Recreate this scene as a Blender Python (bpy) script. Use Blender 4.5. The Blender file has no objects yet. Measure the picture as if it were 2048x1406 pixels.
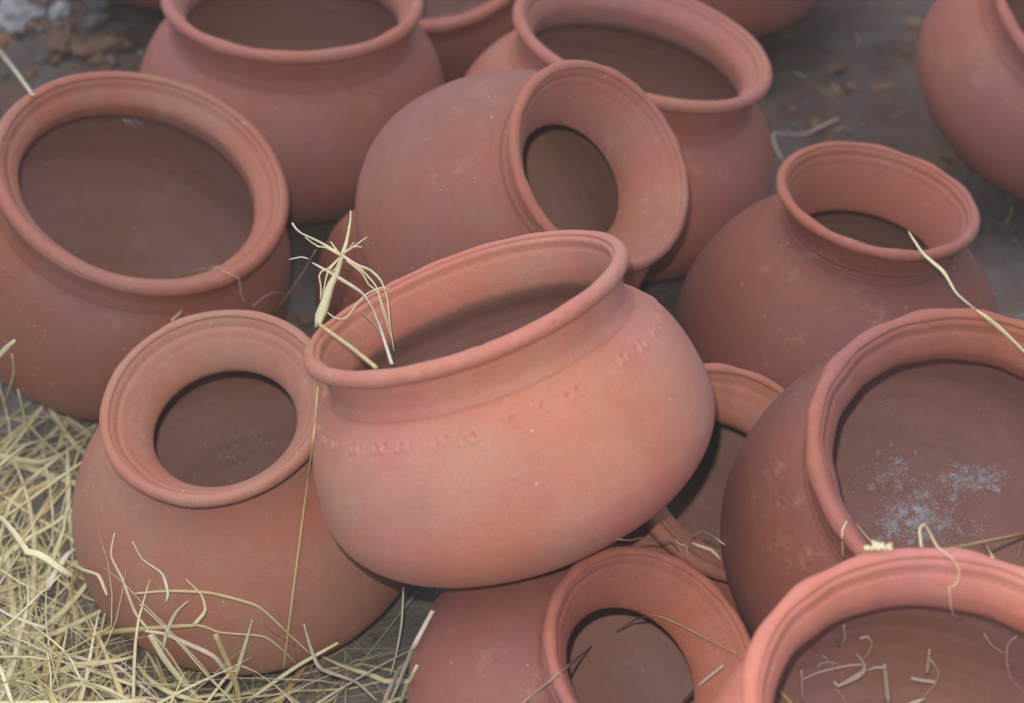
import bpy, math, random
import numpy as np
from mathutils import Vector, Matrix
from mathutils.bvhtree import BVHTree

R_ = math.radians
scene = bpy.context.scene
col = scene.collection

# ------------------------------------------------------------------ camera
PITCH = R_(41.0)
CAM = np.array([0.0, 0.0, 1.0825])
FPX, CXP, CYP = 3960.0, 1024.0, 703.0
cd = bpy.data.cameras.new('camera')
cam = bpy.data.objects.new('camera', cd)
col.objects.link(cam)
cam.location = CAM
cam.rotation_euler = (math.pi / 2 - PITCH, 0, 0)
cd.sensor_width = 36.0
cd.lens = FPX / 2048 * 36
cd.clip_start = 0.05
cd.clip_end = 200
cd.dof.use_dof = True
cd.dof.focus_distance = 1.27
cd.dof.aperture_fstop = 6.0
scene.camera = cam
FWD = np.array([0, math.cos(PITCH), -math.sin(PITCH)])
RGT = np.array([1.0, 0, 0])
UPV = np.cross(RGT, FWD)

# ------------------------------------------------------------------ light: open shade + small camera flash
w = bpy.data.worlds.new('World')
scene.world = w
w.use_nodes = True
nt = w.node_tree
bg = nt.nodes['Background']
sky = nt.nodes.new('ShaderNodeTexSky')
sky.sky_type = 'NISHITA'
sky.sun_disc = False
SUN_EL, SUN_AZ = R_(72), R_(-40)
sky.sun_elevation = SUN_EL
sky.sun_rotation = SUN_AZ
sky.air_density = 1.0
sky.dust_density = 2.0
nt.links.new(sky.outputs[0], bg.inputs[0])
bg.inputs[1].default_value = 0.15

sd = bpy.data.lights.new('sun', 'SUN')
sun = bpy.data.objects.new('sun', sd)
col.objects.link(sun)
sd.energy = 0.95
sd.angle = R_(85)
sd.color = (1.0, 0.96, 0.92)
sdir = Vector((math.sin(SUN_AZ) * math.cos(SUN_EL), math.cos(SUN_AZ) * math.cos(SUN_EL), math.sin(SUN_EL)))
sun.rotation_euler = sdir.to_track_quat('Z', 'Y').to_euler()

# the photographer's pop-up flash, just above the lens
fd = bpy.data.lights.new('camera_flash', 'POINT')
flash = bpy.data.objects.new('camera_flash', fd)
col.objects.link(flash)
flash.location = CAM + UPV * 0.055 - RGT * 0.022
fd.energy = 30.0
fd.shadow_soft_size = 0.009
fd.color = (1.0, 0.93, 0.86)

vs = scene.view_settings
vs.view_transform = 'Standard'
vs.look = 'None'
vs.exposure = 0.0
vs.gamma = 1.0
vs.use_curve_mapping = False
scene.cycles.max_bounces = 8
scene.cycles.diffuse_bounces = 5
scene.cycles.glossy_bounces = 2


# ------------------------------------------------------------------ node helpers
class NT:
    def __init__(self, mat):
        self.t = mat.node_tree
        self.t.nodes.clear()

    def n(self, kind, **kw):
        nd = self.t.nodes.new('ShaderNode' + kind)
        for k, v in kw.items():
            setattr(nd, k, v)
        return nd

    def set(self, sock, v):
        if isinstance(v, bpy.types.NodeSocket):
            self.t.links.new(v, sock)
        else:
            sock.default_value = v

    def math(self, op, a, b=0.0, c=None, clamp=False):
        nd = self.n('Math', operation=op, use_clamp=clamp)
        self.set(nd.inputs[0], a)
        self.set(nd.inputs[1], b)
        if c is not None:
            self.set(nd.inputs[2], c)
        return nd.outputs[0]

    def mix(self, f, a, b, blend='MIX'):
        nd = self.n('Mix', data_type='RGBA', blend_type=blend)
        self.set(nd.inputs[0], f)
        self.set(nd.inputs[6], a)
        self.set(nd.inputs[7], b)
        return nd.outputs[2]

    def noise(self, vec, scale, detail=3.0, rough=0.55, w=None):
        nd = self.n('TexNoise')
        if w is not None:
            nd.noise_dimensions = '4D'
            self.set(nd.inputs['W'], w)
        self.set(nd.inputs['Vector'], vec)
        nd.inputs['Scale'].default_value = scale
        nd.inputs['Detail'].default_value = detail
        nd.inputs['Roughness'].default_value = rough
        return nd.outputs[0]

    def ramp(self, v, lo, hi, a=0.0, b=1.0):
        nd = self.n('MapRange', clamp=True)
        self.set(nd.inputs[0], v)
        nd.inputs[1].default_value = lo
        nd.inputs[2].default_value = hi
        nd.inputs[3].default_value = a
        nd.inputs[4].default_value = b
        return nd.outputs[0]


def rgba(r, g, b):
    return (r, g, b, 1.0)


def new_mat(name):
    m = bpy.data.materials.new(name)
    m.use_nodes = True
    return m, NT(m)


def finish(N, base, rough, normal=None, **inp):
    b = N.n('BsdfPrincipled')
    N.set(b.inputs['Base Color'], base)
    N.set(b.inputs['Roughness'], rough)
    for k, v in inp.items():
        N.set(b.inputs[k.replace('_', ' ')], v)
    if normal is not None:
        N.set(b.inputs['Normal'], normal)
    o = N.n('OutputMaterial')
    N.t.links.new(b.outputs[0], o.inputs[0])
    return b


def clay_material():
    m, N = new_mat('terracotta')
    tc = N.n('TexCoord').outputs['Object']
    slip = N.n('Attribute', attribute_name='slip').outputs['Fac']
    arc = N.n('Attribute', attribute_name='arc').outputs['Fac']
    seed = N.n('Attribute', attribute_name='seed').outputs['Fac']
    # ring coordinates: unit direction round the axis + distance along the wall
    sep = N.n('SeparateXYZ')
    N.set(sep.inputs[0], tc)
    comb = N.n('CombineXYZ')
    N.set(comb.inputs[0], sep.outputs[0])
    N.set(comb.inputs[1], sep.outputs[1])
    nrm = N.n('VectorMath', operation='NORMALIZE')
    N.set(nrm.inputs[0], comb.outputs[0])
    s2 = N.n('SeparateXYZ')
    N.set(s2.inputs[0], nrm.outputs[0])
    ring = N.n('CombineXYZ')
    N.set(ring.inputs[0], N.math('MULTIPLY', s2.outputs[0], 1.1))
    N.set(ring.inputs[1], N.math('MULTIPLY', s2.outputs[1], 1.1))
    N.set(ring.inputs[2], N.math('MULTIPLY', arc, 420.0))
    offs = N.n('CombineXYZ')
    for i in range(3):
        N.set(offs.inputs[i], N.math('MULTIPLY', seed, (3.1, 5.7, 1.3)[i]))

    def moved(v):
        nd = N.n('VectorMath', operation='ADD')
        N.set(nd.inputs[0], v)
        N.set(nd.inputs[1], offs.outputs[0])
        return nd.outputs[0]
    rings = N.noise(moved(ring.outputs[0]), 1.0, 2.0, 0.6)
    ring2 = N.n('CombineXYZ')
    N.set(ring2.inputs[0], N.math('MULTIPLY', s2.outputs[0], 0.9))
    N.set(ring2.inputs[1], N.math('MULTIPLY', s2.outputs[1], 0.9))
    N.set(ring2.inputs[2], N.math('MULTIPLY', arc, 75.0))
    bands = N.noise(moved(ring2.outputs[0]), 1.0, 2.0, 0.5)
    ts = moved(tc)
    blot = N.noise(ts, 8.0, 2.0, 0.5)
    blot2 = N.noise(ts, 14.0, 3.0, 0.6)
    fine = N.noise(tc, 700.0, 1.0, 0.6)
    mott = N.noise(ts, 120.0, 3.0, 0.65)
    # slip colours: orange-red, mauve and tan firing patches
    tint = N.n('Attribute', attribute_name='tint').outputs['Fac']
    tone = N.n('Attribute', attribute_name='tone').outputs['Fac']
    red, mauve, tan = rgba(0.500, 0.170, 0.100), rgba(0.475, 0.180, 0.150), rgba(0.475, 0.238, 0.160)
    c1 = N.mix(N.ramp(blot, 0.38, 0.64), red, mauve)
    c1 = N.mix(N.ramp(N.math('ADD', blot2, N.math('MULTIPLY', N.math('SUBTRACT', tint, 0.5), 0.5)), 0.38, 0.76), c1, tan)
    c1 = N.mix(N.ramp(bands, 0.55, 0.75, 0, 0.25), c1, rgba(0.52, 0.20, 0.125))
    c1 = N.mix(N.ramp(N.noise(ts, 5.5, 4.0, 0.6), 0.56, 0.72, 0, 0.55), c1, rgba(0.36, 0.165, 0.105))
    # raw inside
    c2 = N.mix(N.ramp(blot, 0.40, 0.60), rgba(0.345, 0.172, 0.118), rgba(0.36, 0.188, 0.168))
    c2 = N.mix(N.ramp(bands, 0.45, 0.7, 0, 0.6), c2, rgba(0.285, 0.150, 0.100))
    edge = N.math('ADD', slip, N.math('MULTIPLY', N.math('SUBTRACT', bands, 0.5), 0.5))
    edge = N.math('ADD', edge, N.math('MULTIPLY', N.math('SUBTRACT', mott, 0.5), 0.25))
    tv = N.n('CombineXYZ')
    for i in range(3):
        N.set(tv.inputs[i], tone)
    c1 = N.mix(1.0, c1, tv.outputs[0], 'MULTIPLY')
    c = N.mix(N.ramp(edge, 0.36, 0.64), c2, c1)
    # fine grain, rings and pot to pot tone
    val = N.math('ADD', N.ramp(fine, 0.25, 0.75, 0.93, 1.07), N.ramp(rings, 0.2, 0.8, -0.035, 0.035))
    val = N.math('ADD', val, N.ramp(mott, 0.2, 0.8, -0.07, 0.07))
    vv = N.n('CombineXYZ')
    for i in range(3):
        N.set(vv.inputs[i], val)
    c = N.mix(1.0, c, vv.outputs[0], 'MULTIPLY')
    # pale lime and mica specks
    vor = N.n('TexVoronoi', feature='F1')
    N.set(vor.inputs['Vector'], tc)
    vor.inputs['Scale'].default_value = 210.0
    vs_ = N.n('SeparateColor')
    N.set(vs_.inputs[0], vor.outputs['Color'])
    size = N.ramp(vs_.outputs[0], 0.90, 1.0, 0.0, 0.17)
    speck = N.math('LESS_THAN', vor.outputs['Distance'], size)
    c = N.mix(N.math('MULTIPLY', speck, 0.6), c, rgba(0.72, 0.56, 0.47))
    # rubbed dust scuffs
    sc = N.noise(ts, 38.0, 5.0, 0.78)
    c = N.mix(N.ramp(sc, 0.57, 0.78, 0, 0.42), c, rgba(0.52, 0.35, 0.28))
    pit = N.n('TexVoronoi', feature='F1')
    N.set(pit.inputs['Vector'], ts)
    pit.inputs['Scale'].default_value = 330.0
    pc = N.n('SeparateColor')
    N.set(pc.inputs[0], pit.outputs['Color'])
    pitm = N.math('LESS_THAN', pit.outputs['Distance'], N.ramp(pc.outputs[1], 0.86, 1.0, 0.0, 0.28))
    c = N.mix(N.math('MULTIPLY', pitm, 0.22), c, rgba(0.20, 0.085, 0.055))
    h = N.math('ADD', N.math('MULTIPLY', fine, 0.30), N.math('MULTIPLY', rings, 0.28))
    h = N.math('ADD', h, N.math('MULTIPLY', mott, 0.9))
    h = N.math('SUBTRACT', h, N.math('MULTIPLY', pitm, 0.5))
    bmp = N.n('Bump')
    bmp.inputs['Strength'].default_value = 0.5
    bmp.inputs['Distance'].default_value = 0.00075
    N.set(bmp.inputs['Height'], h)
    finish(N, c, N.ramp(mott, 0.3, 0.7, 0.58, 0.74), bmp.outputs[0],
           Specular_IOR_Level=0.32, Sheen_Weight=0.03, Sheen_Roughness=0.5,
           Sheen_Tint=rgba(1.0, 0.86, 0.84))
    return m


def straw_material(name, ca, cb, cc, rough=0.55):
    m, N = new_mat(name)
    tc = N.n('TexCoord').outputs['Object']
    tone = N.n('Attribute', attribute_name='tone').outputs['Fac']
    along = N.n('Attribute', attribute_name='along').outputs['Fac']
    c = N.mix(tone, rgba(*ca), rgba(*cb))
    n1 = N.noise(tc, 60.0, 3.0, 0.6)
    c = N.mix(N.ramp(n1, 0.5, 0.72, 0, 0.7), c, rgba(*cc))
    n2 = N.noise(tc, 900.0, 2.0, 0.6)
    vv = N.n('CombineXYZ')
    v = N.ramp(n2, 0.2, 0.8, 0.82, 1.14)
    for i in range(3):
        N.set(vv.inputs[i], v)
    c = N.mix(1.0, c, vv.outputs[0], 'MULTIPLY')
    wv = N.math('SINE', N.math('MULTIPLY', along, 9.0))
    bmp = N.n('Bump')
    bmp.inputs['Strength'].default_value = 0.35
    bmp.inputs['Distance'].default_value = 0.0003
    N.set(bmp.inputs['Height'], N.math('ADD', n2, N.math('MULTIPLY', wv, 0.4)))
    finish(N, c, rough, bmp.outputs[0], Specular_IOR_Level=0.4)
    return m


def ground_material():
    m, N = new_mat('dusty_ground')
    tc = N.n('TexCoord').outputs['Object']
    big = N.noise(tc, 3.2, 4.0, 0.6)
    mid = N.noise(tc, 10.0, 5.0, 0.65)
    fine = N.noise(tc, 160.0, 5.0, 0.7)
    c = N.mix(N.ramp(big, 0.40, 0.60), rgba(0.150, 0.120, 0.108), rgba(0.112, 0.074, 0.060))
    gs = N.n('SeparateXYZ')
    N.set(gs.inputs[0], tc)
    dusty = N.ramp(N.math('ADD', gs.outputs[1], N.math('MULTIPLY', N.math('SUBTRACT', mid, 0.5), 0.5)), 1.12, 1.40, 1.0, 0.0)
    c = N.mix(N.math('MULTIPLY', dusty, 0.85), c, rgba(0.29, 0.275, 0.245))
    c = N.mix(N.ramp(mid, 0.50, 0.68, 0, 0.8), c, rgba(0.168, 0.140, 0.128))
    c = N.mix(N.ramp(N.noise(tc, 12.0, 4.0, 0.68), 0.52, 0.66, 0, 0.85), c, rgba(0.215, 0.112, 0.064))
    c = N.mix(N.ramp(fine, 0.60, 0.78, 0, 0.6), c, rgba(0.26, 0.225, 0.20))
    c = N.mix(N.ramp(fine, 0.40, 0.24, 0, 0.75), c, rgba(0.05, 0.042, 0.038))
    bmp = N.n('Bump')
    bmp.inputs['Strength'].default_value = 0.8
    bmp.inputs['Distance'].default_value = 0.007
    N.set(bmp.inputs['Height'], N.math('ADD', fine, N.math('MULTIPLY', mid, 1.5)))
    finish(N, c, 0.92, bmp.outputs[0], Specular_IOR_Level=0.25)
    return m


def plain_material(name, ca, cb, scale=60.0, rough=0.85, bump=0.0006):
    m, N = new_mat(name)
    tc = N.n('TexCoord').outputs['Object']
    n1 = N.noise(tc, scale, 5.0, 0.7)
    c = N.mix(N.ramp(n1, 0.35, 0.65), rgba(*ca), rgba(*cb))
    bmp = N.n('Bump')
    bmp.inputs['Strength'].default_value = 0.7
    bmp.inputs['Distance'].default_value = bump
    N.set(bmp.inputs['Height'], n1)
    finish(N, c, rough, bmp.outputs[0], Specular_IOR_Level=0.3)
    return m


M_CLAY = clay_material()
M_STRAW = straw_material('straw', (0.86, 0.79, 0.45), (0.83, 0.74, 0.45), (0.68, 0.56, 0.27))
M_GOLD = straw_material('golden_straw', (0.70, 0.54, 0.22), (0.70, 0.57, 0.29), (0.55, 0.39, 0.15))
M_BROWN = straw_material('brown_straw', (0.46, 0.31, 0.17), (0.52, 0.37, 0.23), (0.32, 0.20, 0.11))
M_GREY = straw_material('weathered_straw', (0.58, 0.47, 0.38), (0.52, 0.41, 0.33), (0.38, 0.28, 0.20))
M_PALE = straw_material('bleached_straw', (0.82, 0.74, 0.54), (0.78, 0.69, 0.51), (0.62, 0.51, 0.33))
M_GROUND = ground_material()
M_FLUFF = plain_material('white_ash', (0.74, 0.75, 0.81), (0.58, 0.59, 0.66), 200.0)
M_LIME = plain_material('lime_chunk', (0.42, 0.42, 0.43), (0.27, 0.27, 0.28), 55.0, 0.9, 0.003)
M_CLOD = plain_material('earth_clod', (0.20, 0.115, 0.065), (0.12, 0.078, 0.055), 70.0, 0.95, 0.003)
M_TAN = plain_material('tan_crumb', (0.25, 0.15, 0.085), (0.15, 0.10, 0.07), 90.0, 0.9, 0.002)
M_STONE = plain_material('grey_stone', (0.20, 0.19, 0.185), (0.13, 0.12, 0.12), 70.0, 0.9, 0.002)


# ------------------------------------------------------------------ mesh helpers
def raw_mesh(name, verts, quads):
    verts = np.asarray(verts, dtype=np.float32)
    quads = np.asarray(quads, dtype=np.int32)
    me = bpy.data.meshes.new(name)
    me.vertices.add(len(verts))
    me.vertices.foreach_set('co', verts.ravel())
    k = quads.shape[1]
    me.loops.add(quads.size)
    me.loops.foreach_set('vertex_index', quads.ravel())
    me.polygons.add(len(quads))
    me.polygons.foreach_set('loop_start', np.arange(0, quads.size, k, dtype=np.int32))
    me.update(calc_edges=True)
    me.polygons.foreach_set('use_smooth', np.ones(len(quads), dtype=bool))
    return me


def attr(me, name, data):
    a = me.attributes.new(name, 'FLOAT', 'POINT')
    a.data.foreach_set('value', np.asarray(data, dtype=np.float32))


def link(name, me, mat, parent=None):
    o = bpy.data.objects.new(name, me)
    if me is not None and mat is not None and not me.materials:
        me.materials.append(mat)
    col.objects.link(o)
    if parent is not None:
        o.parent = parent
    return o


def tag(o, label, cat, group=None, kind=None):
    if label:
        o['label'] = label
    if cat:
        o['category'] = cat
    if group:
        o['group'] = group
    if kind:
        o['kind'] = kind
    return o


def smooth_step(x):
    x = np.clip(x, 0, 1)
    return x * x * (3 - 2 * x)


# ------------------------------------------------------------------ the pots
# mouth type, rim centre, axis, rim radius, (throat radius, throat depth, belly radius, belly depth, base depth, shoulder curve, neck radius, neck depth, base curve)
POTS = [
 ("P1","A",(-0.279,1.2204,0.1999),(0.3202,-0.1339,0.9378),0.1143,(0.79,0.161,1.203,0.967,1.684,0.614,0.917,0.284,0.771),
  "wide-mouthed clay pot with a pale straw scrap lying across its front rim"),
 ("P2","A",(-0.1889,1.4929,0.1961),(0.0664,0.0736,0.9951),0.1136,(0.808,0.206,1.213,0.982,1.715,0.637,0.912,0.324,0.766),
  "upright wide-mouthed clay pot with smooth round lip, behind and left of the lying pot"),
 ("P3","A",(0.1111,1.4214,0.1961),(0.2307,0.1034,0.9675),0.1124,(0.804,0.201,1.282,1.073,1.742,0.666,0.909,0.351,0.775),
  "wide-mouthed clay pot tilted right, standing directly behind the mouth of the lying pot"),
 ("P4","B",(0.0649,1.138,0.2691),(0.5669,-0.4036,0.7181),0.0789,(0.576,0.542,1.434,1.82,2.541,0.74,0.87,0.33,0.809),
  "narrow-necked clay pot lying on its side with a thick flared rim, behind the topmost pot"),
 ("P5","A",(-0.0305,0.9397,0.3096),(-0.3193,0.3463,0.8821),0.1052,(0.856,0.234,1.219,0.994,1.571,0.632,0.914,0.31,0.753),
  "brightest wide-mouthed clay pot, tilted on top of the heap with straw in its mouth"),
 ("P6","B",(-0.197,0.9705,0.1951),(-0.0884,-0.2174,0.9721),0.0790,(0.621,0.407,1.63,1.707,2.42,0.674,0.681,0.42,0.815),
  "narrow-necked clay pot standing in the loose straw"),
 ("P7","B",(0.2776,1.2078,0.1897),(0.1378,0.0633,0.9884),0.0781,(0.715,0.648,1.659,1.805,2.516,0.706,0.661,0.453,0.805),
  "narrow-necked clay pot with a straw blade leaning over its mouth"),
 ("P8","A",(0.2881,0.8574,0.2519),(0.1161,-0.2716,0.9554),0.1124,(0.805,0.204,1.25,1.039,1.589,0.625,0.916,0.294,0.81),
  "wide-mouthed clay pot with bluish white ash lying inside it"),
 ("P9","A",(0.2272,0.6296,0.2942),(0.0776,-0.0606,0.9951),0.1118,(0.831,0.193,1.129,0.928,1.631,0.604,0.919,0.274,0.799),
  "nearest wide-mouthed clay pot with broken grey stalks scattered inside it"),
 ("P10","B",(0.0871,0.7736,0.1671),(0.4515,-0.2603,0.8535),0.0744,(0.612,0.447,1.555,1.35,2.064,0.70,0.86,0.32,0.813),
  "narrow-necked clay pot in front of the topmost pot, brown stalk arching over its mouth"),
 ("P11","B",(0.1538,0.9695,0.133),(0.3172,-0.3122,0.8955),0.0836,(0.594,0.298,1.344,1.235,1.674,0.606,0.707,0.368,0.806),
  "half-hidden narrow-necked clay pot wedged deep between the topmost pot and the ash-strewn pot"),
 ("P12","B",(-0.053,1.258,0.052),(0.795,0.495,-0.35),0.0496,(0.66,0.45,1.484,1.432,2.031,0.75,0.76,0.3,0.85),
  "small clay pot almost hidden in the shaded gap below the lying pot"),
 ("P13","A",(-0.0713,1.6835,0.1497),(-0.1884,-0.4203,0.8876),0.1111,(0.768,0.202,1.158,0.848,1.438,0.6,0.92,0.27,0.809),
  "shaded clay pot showing only rim and shoulder between the two upright back pots"),
 ("P14","A",(0.2024,1.7892,0.1794),(0.0437,-0.0082,0.999),0.1125,(0.8,0.22,1.192,0.995,1.595,0.7,0.92,0.25,0.86),
  "farthest clay pot showing only its rounded base, behind the tilted back pot"),
 ("P15","A",(0.5207,1.4896,0.1674),(0.3575,-0.1966,0.913),0.1142,(0.8,0.22,1.166,0.765,1.382,0.6,0.92,0.27,0.8),
  "clay pot leaning away on bare dirt, cut off by the photo's right edge"),
 ("P16","A",(-0.3325,1.8503,0.1794),(0.0279,0.0507,0.9983),0.1129,(0.8,0.22,1.2,0.995,1.593,0.7,0.92,0.25,0.86),
  "clay pot of which only a dark sliver of base shows beside the lime chunks"),
]


# how light each pot fired, and how far from red (0) to tan (1)
TONE = dict(P1=(.62, .50), P2=(.76, .30), P3=(.84, .35), P4=(.68, .35), P5=(1.14, .48), P6=(.88, .78), P7=(.54, .0), P8=(.50, .0),
            P9=(1.27, .15), P10=(.64, .25), P11=(.75, .4), P12=(.62, .3), P13=(.60, .15), P14=(.68, .2), P15=(.72, .3), P16=(.6, .2))


def body_curve(rc, zc, rb, zb, zbot, q, pl, N):
    s = np.linspace(0, 1, N)
    zu = zc + (zb - zc) * s
    ru = rc + (rb - rc) * (1 - (1 - s) ** 2.0) ** q
    a = s[1:] * np.pi / 2
    zl = zb + (zbot - zb) * np.sin(a)
    rl = rb * np.abs(np.cos(a)) ** pl
    return np.r_[ru, rl], np.r_[zu, zl]


def resample(r, z, spacing_fn):
    seg = np.hypot(np.diff(r), np.diff(z))
    s = np.r_[0, np.cumsum(seg)]
    out = [0.0]
    while out[-1] < s[-1]:
        zz = np.interp(out[-1], s, z)
        out.append(out[-1] + spacing_fn(zz))
    out[-1] = s[-1]
    if out[-1] - out[-2] < 1e-5:
        out.pop(-2)
    out = np.array(out)
    return np.interp(out, s, r), np.interp(out, s, z)


def relax(r, z, k):
    for _ in range(k):
        r[1:-1] = .25 * r[:-2] + .5 * r[1:-1] + .25 * r[2:]
        z[1:-1] = .25 * z[:-2] + .5 * z[1:-1] + .25 * z[2:]
    return r, z


def pot_profile(t, m):
    rt, zt, rb, zb, zbot, q, rc, zc, pl = m
    L = .05 if t == 'A' else .055
    sc_ = min(1.0, (zc - L) / (zt - L))
    rc = max(rc, (1 - 2 * L) + (rt - (1 - 2 * L)) * (1 - (1 - sc_) ** 1.6) + .058)
    wl = .065
    # outside: base up to the neck
    ro, zo = body_curve(rc, zc, rb, zb, zbot, q, pl, 160)
    ro, zo = ro[::-1], -zo[::-1]
    ro[0] = 0.0
    tt = np.linspace(0, 1, 14)[1:]
    b1 = (rc - .008, -.5 * zc - .045) if t == 'A' else (rc + .015, -.45 * zc - .06)
    b2 = (.947, -.112) if t == 'A' else (.905, -.120)
    nr = (1 - tt) ** 2 * rc + 2 * tt * (1 - tt) * b1[0] + tt ** 2 * b2[0]
    nz = -(1 - tt) ** 2 * zc + 2 * tt * (1 - tt) * b1[1] + tt ** 2 * b2[1]
    r1, z1 = np.r_[ro, nr], np.r_[zo, nz]
    mark = -(zc + .115) if t == 'A' else -9
    r1, z1 = resample(r1, z1, lambda zz: .0085 if abs(zz - mark) < .09 else (.010 if zz > -zc - .06 else .022))
    r1, z1 = relax(r1, z1, 5)
    # lip bead
    a = np.radians(np.linspace(-62, 172, 44))
    rl, zl = 1 - L + L * np.cos(a), -L + L * np.sin(a)
    r1, z1 = np.r_[r1, rl], np.r_[z1, zl]
    n_out = len(r1)
    # flare down to the throat
    s = np.linspace(0, 1, 60)[1:]
    rf = (1 - 2 * L) + (rt - (1 - 2 * L)) * (1 - (1 - s) ** 1.6)
    zf = -L - (zt - L) * s
    rf, zf = resample(rf, zf, lambda zz: .009)
    # inside below the throat
    ri, zi = body_curve(rc - wl, zc, rb - wl, zb, zbot - wl, q, pl, 160)
    zz = np.r_[np.linspace(zt, zt + .3, 40)[1:], np.linspace(zt + .3, zbot - wl - .001, 300)[1:]]
    rr = np.interp(zz, zi, ri)
    # the lower half follows the curve itself so the base closes
    b = smooth_step((zz - zt) / (.30 if t == 'A' else .26))
    rr = rt + (rr - rt) * b
    rr, zz = np.r_[rr, 0.0], np.r_[-zz, -(zbot - wl)]
    rr, zz = resample(rr, zz, lambda q_: .024)
    r = np.r_[r1, rf, rr]
    z = np.r_[z1, zf, zz]
    r[n_out - 6:n_out + 60], z[n_out - 6:n_out + 60] = relax(r[n_out - 6:n_out + 60].copy(), z[n_out - 6:n_out + 60].copy(), 3)
    # drop coincident rows
    keep = np.r_[True, np.hypot(np.diff(r), np.diff(z)) > 1e-4]
    r, z = r[keep], z[keep]
    arc = np.r_[0, np.cumsum(np.hypot(np.diff(r), np.diff(z)))]
    i_lip = int(np.argmax(z))
    # turned grooves and ridges, pushed along the profile normal
    tr, tz = np.gradient(r), np.gradient(z)
    ln = np.hypot(tr, tz) + 1e-9
    nr_, nz_ = tz / ln, -tr / ln
    d = np.zeros_like(r)
    al = arc[i_lip]

    def g(c, wd, amp):
        return amp * np.exp(-((arc - c) / wd) ** 2)
    if t == 'A':
        d += g(al + .045, .010, -.011) + g(al + .075, .012, .005) + g(al + .115, .012, -.005)
        d += g(al - .175, .012, -.004)
    else:
        d += g(al + .055, .012, -.011) + g(al + .095, .014, .004) + g(al + .135, .013, -.006) + g(al + .18, .02, .002) + g(al + .23, .02, -.002)
    # incised line at the foot of the neck
    j = np.where((np.arange(len(z)) < i_lip) & (z > -(zc + .008)))[0][0]
    d += g(arc[j], .0075, -.0145) + g(arc[j] + .03, .02, .006)
    if t == 'B':
        d += g(arc[j] + .025, .014, .016) + g(arc[j] + .062, .010, -.010) + g(arc[j] + .095, .014, .010)
    # throwing rings inside
    i_t = int(np.argmin(np.abs(z + zt) + 9 * (np.arange(len(z)) <= i_lip) + 9 * (r > rt + .15)))
    a_in = np.clip((arc - arc[i_t] - .15) / .2, 0, 1)
    d += a_in * (.0013 * np.sin(arc * 41) + .0009 * np.sin(arc * 67 + 1.0) + .0022 * np.sin(arc * 17 + 2)) * np.clip(r / .3, 0, 1)
    r = np.maximum(r + d * nr_, 0)
    z = z + d * nz_
    r[0] = 0
    r[-1] = 0
    i_thr = int(np.argmin(np.where(np.arange(len(r)) > i_lip, np.abs(z + zt) + 10 * (r < rt - .1), 9e9)))
    # part seams: foot of the neck and a little under the throat
    return r, z, arc, j, i_lip, i_thr


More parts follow.
